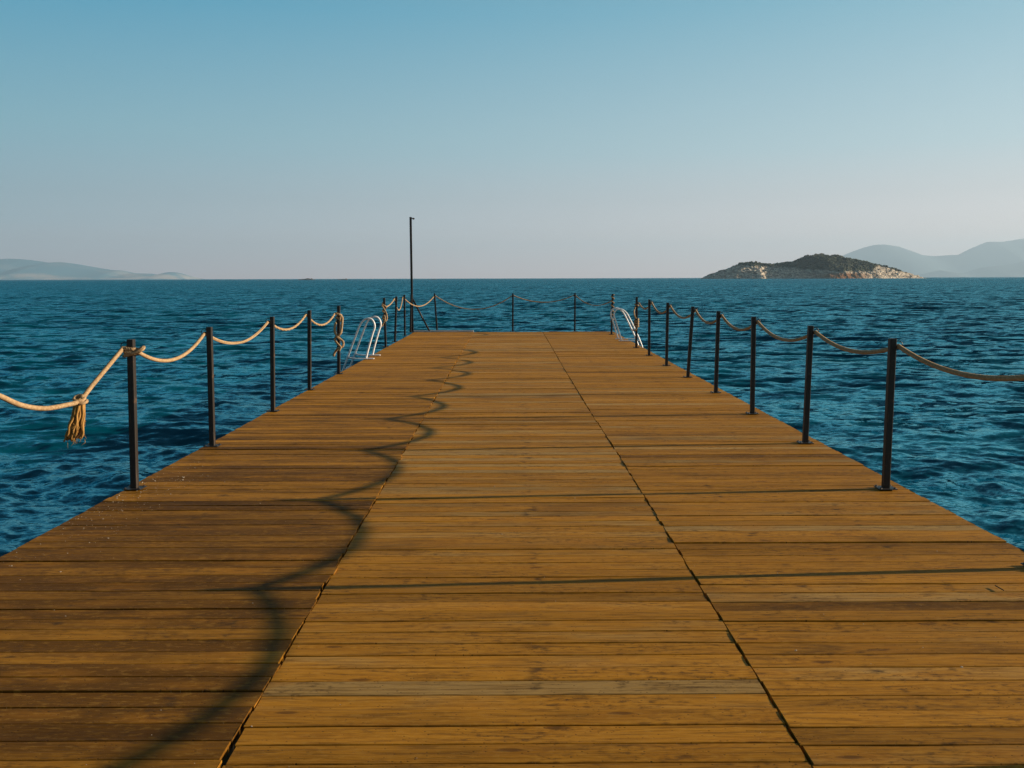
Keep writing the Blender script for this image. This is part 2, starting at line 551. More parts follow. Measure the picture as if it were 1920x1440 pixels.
# ------------------------------------------------------------------ sea
def wave_table():
    ws = []
    g = np.random.default_rng(5)
    n = 78
    lam = np.exp(np.linspace(np.log(0.14), np.log(5.0), n)) * g.uniform(0.93, 1.07, n)
    for L in lam:
        spread = 0.70 if L < 1.2 else 0.5
        th = math.radians(250) + g.normal(0, spread)      # chop running towards the camera and left
        sl_ = 0.041 * (1.0 if L < 0.75 else (0.75 / L) ** 0.9)
        ws.append((L, th, sl_ * g.uniform(0.6, 1.4), g.uniform(0, 2 * np.pi)))
    return ws
WAVES = wave_table()

def make_sea():
    ang_in = np.linspace(R(-55), R(55), 980)
    ang_out = np.linspace(R(55), R(305), 121)[1:-1]
    ang = np.concatenate([ang_in, ang_out])
    r1 = 1.2 * (1.0036 ** np.arange(0, 1660))
    r2 = r1[-1] * (1.045 ** np.arange(1, 110))
    r2 = r2[r2 < 24500]
    rad = np.concatenate([r1, r2, [24800.0]])
    nr, na = len(rad), len(ang)
    RR, AA = np.meshgrid(rad, ang, indexing='ij')
    X = RR * np.sin(AA); Y = RR * np.cos(AA)
    dr = np.gradient(rad)[:, None] * np.ones((1, na))
    da = np.gradient(np.unwrap(ang))[None, :] * rad[:, None]
    sp = np.maximum(dr, np.abs(da)).astype(np.float32)
    Xf, Yf = X.astype(np.float64), Y.astype(np.float64)
    # gusty patches: groups of rougher and calmer water
    gust = 1 + 0.12 * np.sin(0.11 * Xf + 0.17 * Yf + 1.0) + 0.10 * np.sin(0.23 * Xf - 0.09 * Yf) + 0.08 * np.sin(0.41 * Yf + 0.13 * Xf)
    Z = np.zeros_like(Xf); DX = np.zeros_like(Xf); DY = np.zeros_like(Xf)
    tot = sum((s ** 2) / 2 for _, _, s, _ in WAVES)
    got = np.zeros_like(Xf)
    for L, th, s, p in WAVES:
        k = 2 * np.pi / L
        w = np.clip((L / sp - 2.5) / 2.5, 0, 1)
        if not w.any():
            continue
        kx, ky = k * math.cos(th), k * math.sin(th)
        ph = kx * Xf + ky * Yf + p
        a = s / k * w * (gust if L < 4 else 1.0)
        Z += a * np.cos(ph)
        sn = np.sin(ph)
        DX -= 0.55 * math.cos(th) * a * sn
        DY -= 0.55 * math.sin(th) * a * sn
        got += w ** 2 * s ** 2 / 2
    miss = np.sqrt(np.clip(1 - got / tot, 0, 1))
    V = np.stack([Xf + DX, Yf + DY, SEA_Z + Z], -1).reshape(-1, 3)
    F = grid_faces(nr, na, True)
    c = len(V)
    me = mesh_np('sea', V, F[:, ::-1], True, {'miss': ('POINT', miss.ravel())})
    o = link('sea', me, M['sea'])
    tag(o, 'choppy dark teal sea reaching to the horizon round the pier', 'sea', kind='structure')
make_sea()

# ------------------------------------------------------------------ far land
def vnoise(x, y, seed, octaves=5, per=0.5):
    """value noise on arrays"""
    g = np.random.default_rng(seed)
    tab = g.random((256, 256))
    out = np.zeros_like(x); amp, tot = 1.0, 0.0
    for o in range(octaves):
        f = 2 ** o
        xs, ys = x * f, y * f
        xi, yi = np.floor(xs).astype(int), np.floor(ys).astype(int)
        u, v = xs - xi, ys - yi
        u = u * u * (3 - 2 * u); v = v * v * (3 - 2 * v)
        q = lambda a, b: tab[(a + 37 * o) % 256, (b + 91 * o) % 256]
        out += amp * ((q(xi, yi) * (1 - u) + q(xi + 1, yi) * u) * (1 - v) + (q(xi, yi + 1) * (1 - u) + q(xi + 1, yi + 1) * u) * v)
        tot += amp; amp *= per
    return out / tot

def far_ridge(name, sil, Y, depth, mat, label, cat, seed, nx=260, ny=34, rough=0.10):
    """a ridge whose skyline stands at distance Y; flanks fall to the sea in front and behind"""
    pts = [at(px, py, Y) for px, py in sil]
    xs = np.array([p.x for p in pts]); hs = np.array([p.z for p in pts]) - SEA_Z
    x = np.linspace(xs[0], xs[-1], nx)
    h = np.interp(x, xs, np.maximum(hs, 0))
    t = np.linspace(-1, 1, ny)
    Xg, Tg = np.meshgrid(x, t, indexing='ij')
    prof = np.clip(1 - np.abs(Tg) ** 1.25, 0, 1)
    L = depth
    nz = vnoise((Xg - xs[0]) / (L * 0.35), Tg * 2.6 + 20, seed, 6)
    Z = h[:, None] * prof * (1 - rough * 2.2 * (1 - prof) * (nz - 0.2)) + 0
    Z += h[:, None] * 0.55 * (nz - 0.5) * prof * (1 - prof) * 2.0
    Yg = Y + Tg * depth * (0.25 + 0.75 * np.clip(h / max(h.max(), 1), 0, 1))[:, None]
    V = np.stack([Xg, Yg, np.maximum(Z, -0.8 + 0 * Z) + SEA_Z], -1).reshape(-1, 3)
    o = link(name, mesh_np(name, V, grid_faces(nx, ny)[:, ::-1], True), mat)
    tag(o, label, cat, kind='structure')
    return o

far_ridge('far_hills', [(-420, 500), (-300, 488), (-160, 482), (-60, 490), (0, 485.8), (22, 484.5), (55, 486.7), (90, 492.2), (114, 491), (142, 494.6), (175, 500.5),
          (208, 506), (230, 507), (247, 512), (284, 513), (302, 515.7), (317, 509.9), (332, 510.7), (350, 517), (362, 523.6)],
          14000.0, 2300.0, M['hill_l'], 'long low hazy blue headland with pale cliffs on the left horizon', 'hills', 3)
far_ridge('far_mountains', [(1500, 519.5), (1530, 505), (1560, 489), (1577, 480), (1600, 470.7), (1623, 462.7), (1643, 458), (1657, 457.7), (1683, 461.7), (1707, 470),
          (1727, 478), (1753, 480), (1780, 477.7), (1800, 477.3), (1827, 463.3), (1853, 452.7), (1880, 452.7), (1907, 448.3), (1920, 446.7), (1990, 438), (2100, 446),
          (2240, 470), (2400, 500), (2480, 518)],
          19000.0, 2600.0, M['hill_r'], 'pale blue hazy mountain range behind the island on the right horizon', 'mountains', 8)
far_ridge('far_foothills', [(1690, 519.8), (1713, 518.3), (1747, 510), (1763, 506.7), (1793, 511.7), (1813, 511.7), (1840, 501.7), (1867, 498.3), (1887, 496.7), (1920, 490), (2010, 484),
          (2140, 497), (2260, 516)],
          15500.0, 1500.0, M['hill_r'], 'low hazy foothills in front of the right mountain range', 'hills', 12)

def make_island():
    Y0 = 1750.0
    z0 = (1300, 450); s = 4.364
    sil = [(60, 325), (75, 320), (130, 290), (180, 272), (230, 255), (280, 238), (330, 220), (380, 202), (470, 190), (560, 199), (650, 203), (740, 185), (820, 184), (870, 160), (930, 134),
           (990, 117), (1060, 123), (1130, 133), (1200, 140), (1280, 160), (1370, 174), (1450, 199), (1530, 212), (1620, 240), (1700, 263), (1770, 283), (1820, 302), (1868, 314), (1885, 320)]
    pts = [at(z0[0] + a / s, z0[1] + b / s, Y0) for a, b in sil]
    xs = np.array([p.x for p in pts]); hs = np.array([p.z for p in pts]) - SEA_Z
    hs = np.maximum(hs, 0.3); hs[0] = hs[-1] = 0
    nx, ny = 520, 170
    x = np.linspace(xs[0], xs[-1], nx); h = np.interp(x, xs, hs)
    t = np.linspace(-1, 1, ny)
    Xg, Tg = np.meshgrid(x, t, indexing='ij')
    H = h[:, None]
    n1 = vnoise(Xg / 60, Tg * 2.4 + 5, 21, 6, 0.55)
    n2 = vnoise(Xg / 9, Tg * 14 + 3, 22, 4, 0.6)
    # front flank: a steep rocky foot, then a gentler rise to the crest
    a = np.abs(Tg)
    prof = np.clip(1 - a ** 1.7, 0, 1) ** 0.85
    Z = H * prof * (0.86 + 0.28 * (n1 - 0.5) * (1 - prof) * 3) + (n1 - 0.5) * 9 * np.minimum(prof * 4, 1) * np.clip(H / 20, 0, 1) * (1 - prof * 0.6)
    Z += (n2 - 0.5) * 9.0 * np.clip(prof * 5, 0, 1) * np.clip(H / 8, 0.2, 1)
    Z = Z * (1 + 0.14 * prof)
    W_ = (45 + 95 * np.clip(h / h.max(), 0, 1))[:, None]
    Yg = Y0 + Tg * W_ * (0.9 + 0.25 * (n1 - 0.5))
    u = (Xg - xs[0]) / (xs[-1] - xs[0])
    hn = Z / h.max()
    # where scrub grows: upper slopes; bare rock along the foot, the left tip and one right-hand cliff
    rel = np.clip(Z / np.maximum(H, 1), 0, 1)
    veg = np.clip((hn - 0.26 - 0.34 * np.exp(-((u - 0.08) / 0.17) ** 2) - 0.14 * np.exp(-((u - 0.33) / 0.14) ** 2)) * 3.4 + 0.36, 0, 1)
    cliff = np.exp(-((u - 0.765) / 0.055) ** 2) * np.clip((0.62 - hn) * 5, 0, 1)
    veg *= 1 - 0.95 * np.clip(cliff * 1.3, 0, 1)
    veg *= 1 - 0.75 * np.clip((u - 0.90) / 0.06, 0, 1) * np.clip((0.10 - hn) * 20, 0, 1)
    earth = np.clip(np.exp(-((u - 0.545) / 0.10) ** 2) * np.clip((0.26 - hn) * 12, 0, 1) * 1.2, 0, 1)
    veg *= 1 - earth * np.clip(1.3 - hn * 4, 0, 1)
    veg *= 0.45 + 0.9 * n1
    V = np.stack([Xg, Yg, SEA_Z - 0.5 + np.maximum(Z, 0) + 0.0], -1).reshape(-1, 3)
    me = mesh_np('island', V, grid_faces(nx, ny)[:, ::-1], True, {'veg': ('POINT', veg.ravel()), 'earth': ('POINT', earth.ravel())})
    tag(link('island', me, M['island']), 'small rocky island covered with dark scrub, right of centre on the horizon', 'island', kind='structure')
    # scrub: uneven leafy clumps, far more than one could count
    g = np.random.default_rng(4)
    bm = bmesh.new(); bmesh.ops.create_icosphere(bm, subdivisions=1, radius=1.0)
    bv = np.array([v.co[:] for v in bm.verts]); bf = np.array([[v.index for v in f.verts] for f in bm.faces]); bm.free()
    Vi = V.reshape(nx, ny, 3)
    prob = (np.clip(veg - 0.34, 0, 1) * (Tg < 0.35)).ravel()
    idx = g.choice(prob.size, 3600, p=prob / prob.sum())
    Vs, Fs = [], []
    for q, i in enumerate(idx):
        c = V[i]
        r = g.uniform(1.0, 2.6) * (1.25 if g.random() < 0.12 else 1)
        jit = bv * g.uniform(0.65, 1.25, (len(bv), 1)) * np.array([r * 1.15, r * 1.15, r * 0.9])
        Vs.append(jit + c + np.array([g.uniform(-1, 1), g.uniform(-1, 1), r * 0.35])); Fs.append(bf + q * len(bv))
    me = mesh_np('island_scrub', np.vstack(Vs), np.vstack(Fs), False)
    tag(link('island_scrub', me, M['shrub']), 'dark green maquis scrub covering the upper slopes of the island', 'scrub', kind='stuff')
make_island()

def skerry(px0, px1, py, peaks, label, Y=1900.0):
    a, b = at(px0, py, Y), at(px1, py, Y)
    n, m = 46, 12
    x = np.linspace(a.x, b.x, n); t = np.linspace(-1, 1, m)
    u = np.linspace(0, 1, n)
    h = sum(hh * np.exp(-((u - p) / w) ** 2) for p, hh, w in peaks)
    h *= np.clip(np.minimum(u, 1 - u) * 12, 0, 1)
    X, T = np.meshgrid(x, t, indexing='ij')
    nz = vnoise(X / 5, T * 3 + 9, int(px0), 4)
    Z = h[:, None] * np.clip(1 - T ** 2, 0, 1) * (0.6 + 0.8 * nz)
    V = np.stack([X, Y + T * 9, SEA_Z - 0.4 + Z + 0.0], -1).reshape(-1, 3)
    o = link('islet', mesh_np('islet', V, grid_faces(n, m)[:, ::-1], True), M['rock'])
    tag(o, label, 'islet', 'dark islets on the horizon')
skerry(555, 593, 524, [(0.2, 1.2, 0.16), (0.62, 2.6, 0.12), (0.78, 3.0, 0.07), (0.45, 2.2, 0.2), (0.93, 1.6, 0.06)], 'longest of the dark low islets, farthest left on the horizon')
skerry(630, 655, 523.6, [(0.25, 1.6, 0.2), (0.55, 1.9, 0.12), (0.76, 3.0, 0.08), (0.95, 1.0, 0.1)], 'dark low islet with one hump, between the long islet and the tall pole')
skerry(799, 822, 522.6, [(0.4, 1.0, 0.2), (0.7, 1.5, 0.16)], 'faintest flat islet, just right of the tall pole on the horizon')

# ------------------------------------------------------------------ pier
XL, XR, YF, YN = -2.685, 2.700, 23.1, -5.0
def seam_l(y):
    return float(np.interp(y, [-5, 2.5, 4.5, 5.6, 7.2, 13.5, 23.2], [-0.86, -0.88, -0.903, -0.912, -0.925, -0.985, -1.085]))
def seam_r(y):
    return float(np.interp(y, [-5, 2.5, 5.6, 7.2, 9.1, 13.0, 23.2], [0.90, 0.885, 0.868, 0.857, 0.832, 0.812, 0.79]))

pier = empty('pier', (0, 8, 0))
tag(pier, 'long wooden pier decked in brown planks in three lanes, running out to sea', 'pier')

def deck_lane(seed, fx0, fx1, slope, ztop, tone_fn, jitter):
    g = np.random.default_rng(seed)
    Vs, Fs, rn, tn, vn = [], [], [], [], []
    k = 0
    y = YN
    nxs = 7
    # section: bottom-near, top-near bevel, top ... bevel, bottom-far
    while y < YF - 0.03:
        w = 0.101 + g.normal(0, 0.0012)
        gap = 0.0036 + abs(g.normal(0, 0.0022)) + (0.005 if g.random() < 0.08 else 0)
        if y + w > YF:
            w = YF - y
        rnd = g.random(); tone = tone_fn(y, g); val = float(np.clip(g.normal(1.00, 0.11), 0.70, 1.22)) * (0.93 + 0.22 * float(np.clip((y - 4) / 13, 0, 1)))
        z = ztop + g.normal(0, 0.0010) + (0.0035 if g.random() < 0.05 else 0)
        tilt = g.normal(0, 0.006); bev = 0.0022
        x0 = fx0(y) + g.normal(0, jitter[0]) + (g.uniform(-0.012, 0.012) if g.random() < 0.14 and jitter[0] > 0.003 else 0)
        x1 = fx1(y) + g.normal(0, jitter[1]) + (g.uniform(-0.012, 0.012) if g.random() < 0.14 and jitter[1] > 0.003 else 0)
        skew = g.normal(0, 0.0009); bow = g.normal(0, 0.0015); cup = g.normal(0, 0.0012)
        us = np.linspace(0, 1, nxs)
        prof = [(0, -0.026), (0, -bev), (bev, 0), (w * 0.33, 0.0), (w * 0.67, 0.0), (w - bev, 0), (w, -bev), (w, -0.026)]
        wz = g.normal(0, 0.0006, nxs)
        for i, u in enumerate(us):
            x = x0 + (x1 - x0) * u
            yb = y + (slope + skew) * (x - (x0 + x1) / 2) + bow * 4 * u * (1 - u)
            for (py, pz) in prof:
                cz = cup * (1 - ((py / w) * 2 - 1) ** 2)
                Vs.append((x, yb + py, z + pz + (py - w / 2) * tilt + wz[i] * (pz > -0.02) + cz * (pz > -0.02)))
        npf = len(prof)
        for i in range(nxs - 1):
            for j in range(npf):
                j2 = (j + 1) % npf
                Fs.append((k + i * npf + j, k + (i + 1) * npf + j, k + (i + 1) * npf + j2, k + i * npf + j2))
        e = k + (nxs - 1) * npf
        for (p, q, r, s_) in ((0, 1, 6, 7), (1, 2, 5, 6), (2, 3, 4, 5)):
            Fs.append((k + p, k + q, k + r, k + s_)); Fs.append((e + s_, e + r, e + q, e + p))
        nf = (nxs - 1) * npf + 6
        rn += [rnd] * nf; tn += [tone] * nf; vn += [val] * nf
        k += nxs * npf
        y += w + gap
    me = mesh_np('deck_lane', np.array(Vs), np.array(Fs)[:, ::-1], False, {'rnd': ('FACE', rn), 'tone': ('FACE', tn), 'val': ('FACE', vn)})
    return link('deck_lane', me, M['wood'], pier)

pier_loc = Vector((0, 8, 0))
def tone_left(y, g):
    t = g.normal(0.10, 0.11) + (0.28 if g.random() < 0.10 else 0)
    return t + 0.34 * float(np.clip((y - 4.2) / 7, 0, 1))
def tone_mid(y, g):
    return g.normal(0.60, 0.12) + (0.36 if g.random() < 0.24 else 0)
def tone_right(y, g):
    return g.normal(0.54, 0.11) + (0.32 if g.random() < 0.16 else 0) - (0.22 if g.random() < 0.08 else 0)
lanes = [
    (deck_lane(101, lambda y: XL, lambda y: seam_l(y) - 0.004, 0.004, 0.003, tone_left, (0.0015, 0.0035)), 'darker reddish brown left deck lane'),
    (deck_lane(202, lambda y: seam_l(y) + 0.004, lambda y: seam_r(y) - 0.004, 0.007, -0.0015, tone_mid, (0.003, 0.0025)), 'greyer worn middle deck lane, slightly lower'),
    (deck_lane(303, lambda y: seam_r(y) + 0.004, lambda y: XR, 0.004, 0.0006, tone_right, (0.0025, 0.0015)), 'amber right deck lane'),
]
for o, lb in lanes:
    o.location = -pier_loc
    o['label'] = lb

def pier_part(name, me, mat):
    o = link(name, me, mat, pier)
    o.location = -pier_loc
    return o
# bearers, edge beams and piles under the boards
for x0, x1 in ((XL + 0.01, XL + 0.07), (XR - 0.07, XR - 0.01)):
    pier_part('edge_beam', box_mesh('edge_beam', (x0, YN, -0.20), (x1, YF - 0.02, -0.026), 0.004), M['beam'])
for xc in (-1.95, -1.2, -0.95, 0.10, 0.84, 1.35, 2.02):
    pier_part('bearer', box_mesh('bearer', (xc - 0.04, YN + 0.05, -0.17), (xc + 0.04, YF - 0.1, -0.031), 0.004), M['beam'])
pier_part('end_beam', box_mesh('end_beam', (XL + 0.075, YF - 0.07, -0.20), (XR - 0.075, YF - 0.01, -0.030), 0.004), M['beam'])
for yy in np.arange(0.5, 23, 4.4):
    for xc in (-2.3, 0.0, 2.3):
        V, F, A = tube('pile', [(xc, yy, z) for z in (-2.4, -1.6, -0.9, -0.21)], 0.11, 16)
        pier_part('pile', mesh_np('pile', V, F), M['beam'])
tl = at(772, 622.5, YF).x; tr = at(888, 622.0, YF).x
o = pier_part('edge_trim', box_mesh('edge_trim', (tl, YF + 0.004, -0.05), (tr, YF + 0.09, 0.045), 0.006), M['trim'])
o['label'] = 'pale metal edging along the far left end of the deck'

# ------------------------------------------------------------------ rope posts
POST_W = 0.044
POSTS = {}
def shaft_mesh(base, top, w):
    """square tube from base to top, with rolled edges and a welded lid"""
    bm = bmesh.new()
    bmesh.ops.create_cube(bm, size=1.0)
    L = (top - base).length
    for v in bm.verts:
        v.co = Vector((v.co.x * w, v.co.y * w, (v.co.z + 0.5) * L))
    bmesh.ops.bevel(bm, geom=bm.edges[:], offset=0.005, segments=2, affect='EDGES', profile=0.6)
    d = (top - base).normalized()
    q = Vector((0, 0, 1)).rotation_difference(d).to_matrix().to_4x4()
    bm.transform(q)
    me = bpy.data.meshes.new('shaft'); bm.to_mesh(me); bm.free()
    return me

def plate_mesh(side):
    bm = bmesh.new()
    bmesh.ops.create_cube(bm, size=1.0)
    for v in bm.verts:
        v.co = Vector((v.co.x * 0.125, v.co.y * 0.105, v.co.z * 0.006 + 0.0095))
    bmesh.ops.bevel(bm, geom=bm.edges[:], offset=0.002, segments=1, affect='EDGES')
    me = bpy.data.meshes.new('base_plate'); bm.to_mesh(me); bm.free()
    return me
def bolt_mesh():
    bm = bmesh.new()
    bmesh.ops.create_cone(bm, segments=6, radius1=0.009, radius2=0.008, depth=0.005, cap_ends=True)
    bm.transform(Matrix.Translation((0, 0, 0.0148)))
    bmesh.ops.create_cone(bm, segments=10, radius1=0.004, radius2=0.004, depth=0.005, cap_ends=True, matrix=Matrix.Translation((0, 0, 0.0198)))
    me = bpy.data.meshes.new('bolt'); bm.to_mesh(me); bm.free()
    return me
PLATE = plate_mesh(0); BOLT = bolt_mesh()
PLATE.materials.append(M['steel']); BOLT.materials.append(M['steel'])
def ring_mesh(axis):
    th = np.linspace(0, 2 * np.pi, 25)[:-1]
    pts = [(0.028 * math.cos(t), 0, 0.028 * math.sin(t)) for t in th] + [(0.028, 0, 0.0)]
    V, F, A = tube('ring', pts, 0.0030, 8, caps=False)
    return mesh_np('eye_ring', V, F)
RING = ring_mesh(0); RING.materials.append(M['ring'])

def post(key, b, t, label, side, w=POST_W, base=None, ring=True, h=1.03):
    """b, t: where its foot and top appear; side -1 left edge, +1 right edge, 0 far end"""
    B = ground(*b) if base is None else Vector(base)
    T = at(t[0], t[1], B.y) if t else B + Vector((0.0, 0, h))
    root = empty('rope_post', B)
    tag(root, label, 'post', 'rope posts round the pier deck')
    link('shaft', shaft_mesh(B, T, w), M['post'], root)
    link('base_plate', PLATE, M['steel'], root)
    for sx in (-1, 1):
        for sy in (-1, 1):
            bo = link('bolt', BOLT, M['steel'], root)
            bo.location = (sx * 0.048, sy * 0.038, 0)
    d = (T - B).normalized()
    out = Vector((side, 0, 0)) if side else Vector((0, 1, 0))
    A = B + d * ((T - B).length - 0.052) + out * (w / 2 + 0.020)
    if ring:
        r = link('eye_ring', RING, M['ring'], root)
        r.location = A - B + Vector((0, 0, 0.006))
        if not side:
            r.rotation_euler = (0, 0, R(90))
    POSTS[key] = (B, T, A)
    return root

SPY = 1.62
# left edge, camera outwards
post('L1', (252.6, 917.5), (245.5, 636), 'nearest black post on the left edge, with a rope loop knotted round its top', -1)
post('L0', None, None, 'black post just past the left frame border that holds the knotted rope', -1, base=(POSTS['L1'][0].x, POSTS['L1'][0].y - 1.75, 0))
post('L2', (398.4, 837.5), (392.5, 613), 'second black post from the camera on the left edge', -1)
post('L3', (511.8, 772), (510.3, 593.6), 'third black post from the camera on the left edge', -1)
post('L4', (580.3, 731.4), (580, 581.6), 'fourth black post on the left edge, last before the one with the hanging rope end', -1)
post('L5', (635.2, 701.4), (635, 573.3), 'black left post wound with a hanging rope end, just nearer than the left ladder', -1, ring=False)
post('L6', (723.2, 651), (720.2, 558.3), 'black left post wrapped in knotted rope just beyond the left ladder', -1, ring=False)
post('L7', (740.4, 640.9), (743.3, 555.6), 'plain black left post next beyond the rope-wrapped one behind the left ladder', -1)
post('L8', (759.2, 629.6), (758.2, 552.5), 'last plain black post on the left edge before the tall pole', -1)
post('LC', (769.6, 623.4), (771.3, 551.5), 'black corner post tucked against the tall pole', 0, ring=False, w=0.045)
# far end
post('F1', (819.6, 621.8), (814.6, 550.2), 'leaning black post on the far end, right of the pole brace', 0)
post('F2', (961.3, 621.6), (961.7, 549.8), 'black post in the middle of the far end of the deck', 0)
post('F3', (1077.7, 621.2), (1078.1, 549.2), 'black post on the far end, right of the middle one', 0)
post('F4', (1146.5, 627.5), (1148.9, 551), 'black post wound with rope at the far right corner behind the right ladder', 1, ring=False)
# right edge, from the ladder towards the camera
post('R8', (1192.9, 652.2), (1193.9, 556.7), 'black right post with a bundled rope end, standing in front of the right ladder', 1, ring=False)
post('R7', (1217, 667.1), (1217.6, 561.4), 'seventh black post on the right edge, next to the one with the rope bundle', 1)
post('R6', (1249.6, 685.8), (1252, 567.2), 'sixth black post from the camera on the right edge, behind the leaning one', 1)
post('R5', (1289.6, 707.9), (1299.2, 574.5), 'most tilted black post on the right edge, leaning outwards', 1)
post('R4', (1342, 737), (1347.1, 583.2), 'fourth black post from the camera on the right edge, just nearer than the tilted one', 1)
post('R3', (1410.4, 776.5), (1413.2, 593.7), 'third black post from the camera on the right edge', 1)
post('R2', (1509.6, 831.4), (1520, 610.6), 'second tall black post from the camera on the right edge', 1)
post('R1', (1660.4, 917.1), (1673.6, 634.5), 'nearest full height black post on the right edge', 1)
b0 = ground(1660.4, 917.1); p0 = ground(1948, 1066)
post('R0', None, None, 'black post cut off by the right frame border, only its base plate showing', 1, base=tuple(p0))
post('Ra', None, None, 'black post outside the right frame border whose shadow crosses the lower right corner', 1, base=(p0.x, p0.y - 1.66, 0), h=1.06)
post('Rb', None, None, 'black post beside the camera on the right edge, out of frame', 1, base=(p0.x, p0.y - 3.30, 0))

# ------------------------------------------------------------------ ropes
ROPE_R = 0.0145
def rope_tube(pts, r=ROPE_R, near=False):
    seg = 18 if near else 12
    return tube('rope', pts, r, seg, lobes=3, twist=2 * math.pi / (0.045 if near else 0.06), depth=0.34)

def coil(B, T, z0, z1, turns, off=0.0, start=0.0, w=POST_W, r=ROPE_R, lean=0.0):
    """helix hugging a square post from height z0 to z1"""
    out = []
    n = max(8, int(abs(turns) * 28))
    d = (T - B)
    for k in range(n + 1):
        u = k / n
        a = start + 2 * math.pi * turns * u
        z = z0 + (z1 - z0) * u
        c = B + d * (z / d.z)
        ca, sa = math.cos(a), math.sin(a)
        m = (abs(ca) ** 4 + abs(sa) ** 4) ** 0.25          # rounded square
        rad = (w / 2 + r * 0.9 + off) / m * (0.93)
        out.append(Vector((c.x + rad * ca, c.y + rad * sa, z)))
    return out

def make_rope(name, label, pieces):
    root = empty(name, pieces[0][1][0])
    tag(root, label, 'rope', 'handrail ropes strung between the posts')
    for part, pts, r, near in pieces:
        me = tubes_mesh(part, [rope_tube(pts, r, near)])
        o = link(part, me, M['rope'], root)
        o.location = -root.location
    return root

def A(k): return POSTS[k][2]
def zat(k, z):
    B, T, _ = POSTS[k]
    return B + (T - B) * (z / (T - B).z)

# right-hand rope: camera side to the ladder
chain = ['Rb', 'Ra', 'R0', 'R1', 'R2', 'R3', 'R4', 'R5', 'R6', 'R7']
sags = [0.12, 0.085, 0.10, 0.10, 0.13, 0.13, 0.14, 0.155, 0.16]
line = []
for (a, b), s_ in zip(zip(chain, chain[1:]), sags):
    line += hang(A(a), A(b), s_, 0.005 if a in ('R0', 'R1', 'Ra') else 0.010)[:-1]
B8, T8, A8 = POSTS['R8']
end8 = zat('R8', 0.93) + Vector((0.05, 0, 0))
line += hang(A('R7'), end8, 0.12, 0.02)
wrap8 = coil(B8, T8, 0.93, 0.84, 1.6, start=0.0)
wrap8 += [zat('R8', 0.78) + Vector((-0.055, -0.03, 0)), zat('R8', 0.68) + Vector((-0.05, -0.04, 0)), zat('R8', 0.60) + Vector((-0.015, -0.055, 0))]
bund8 = coil(B8, T8, 0.60, 0.44, 3.3, off=0.008, start=-1.2) 
tail8 = spline([zat('R8', 0.62) + Vector((0.02, -0.06, 0)), zat('R8', 0.5) + Vector((0.02, -0.075, 0)), zat('R8', 0.41) + Vector((0.0, -0.065, 0)), zat('R8', 0.36) + Vector((-0.05, -0.05, 0)), zat('R8', 0.39) + Vector((-0.085, -0.04, 0))])
make_rope('handrail_rope', 'long tan rope looping along the right edge posts, dark against the light', [
    ('rope_line', line, ROPE_R * 1.1, True), ('wrapped_end', spline(wrap8), ROPE_R * 1.05, False),
    ('knot', spline(bund8), ROPE_R * 1.2, False), ('loose_end', tail8, ROPE_R * 1.15, False)])

# left-hand rope: ladder back to the nearest post, then the knotted drop out of frame
B5, T5, _ = POSTS['L5']
chain = ['L2', 'L3', 'L4']
line = []
B1, T1, A1 = POSTS['L1']
st1 = zat('L1', 0.955) + Vector((0.055, -0.02, 0))
line += hang(st1, A('L2'), 0.135, 0.006, 0.0)[:-1]
line += hang(A('L2'), A('L3'), 0.155, 0.016)[:-1]
line += hang(A('L3'), A('L4'), 0.14, 0.018)[:-1]
e5 = zat('L5', 0.93) + Vector((-0.055, 0, 0))
line += hang(A('L4'), e5, 0.16, 0.018)
wrap5 = coil(B5, T5, 0.93, 0.80, 2.0, start=math.pi)
wr5 = [p for p in wrap5] + [zat('L5', 0.74) + Vector((-0.05, -0.04, 0)), zat('L5', 0.64) + Vector((-0.045, -0.06, 0)), zat('L5', 0.57) + Vector((0.0, -0.07, 0)),
       zat('L5', 0.50) + Vector((0.075, -0.05, 0)), zat('L5', 0.43) + Vector((0.07, -0.055, 0)), zat('L5', 0.40) + Vector((0.0, -0.06, 0)), zat('L5', 0.33) + Vector((-0.05, -0.06, 0)), zat('L5', 0.28) + Vector((-0.065, -0.06, 0))]
loop5 = [zat('L5', 0.80) + Vector((0.03, -0.05, 0)), zat('L5', 0.88) + Vector((0.04, -0.05, 0)), zat('L5', 0.86) + Vector((0.065, -0.04, 0)), zat('L5', 0.74) + Vector((0.058, -0.05, 0)),
         zat('L5', 0.63) + Vector((0.045, -0.075, 0)), zat('L5', 0.55) + Vector((-0.045, -0.06, 0)), zat('L5', 0.48) + Vector((-0.01, -0.08, 0)), zat('L5', 0.42) + Vector((0.045, -0.075, 0)), zat('L5', 0.36) + Vector((0.02, -0.08, 0))]
knot1 = coil(B1, T1, 0.985, 0.93, 2.2, start=2.6, off=0.002) + [zat('L1', 0.965) + Vector((0.075, -0.03, 0)), zat('L1', 0.985) + Vector((0.085, 0.0, 0)), zat('L1', 0.97) + Vector((0.04, 0.05, 0))]
a0 = A('L0')
tas = at(150, 751, 5.19)
drop = spline([a0, at(0, 743, 4.42), at(40, 760, 4.66), at(82, 766, 4.86), at(122, 760, 5.05), tas, at(172, 724, 5.36), zat('L1', 0.985) + Vector((-0.045, -0.015, 0))], 0.005)
left = make_rope('handrail_rope', 'tan rope along the left edge posts with a frayed tassel tied to its near drop', [
    ('rope_line', line, ROPE_R, True), ('rope_drop', drop, ROPE_R * 1.05, True), ('knot', spline(knot1, 0.012), ROPE_R * 0.95, True),
    ('wrapped_end', spline(wr5), ROPE_R * 1.35, False), ('loose_end', spline(loop5), ROPE_R * 1.25, False)])
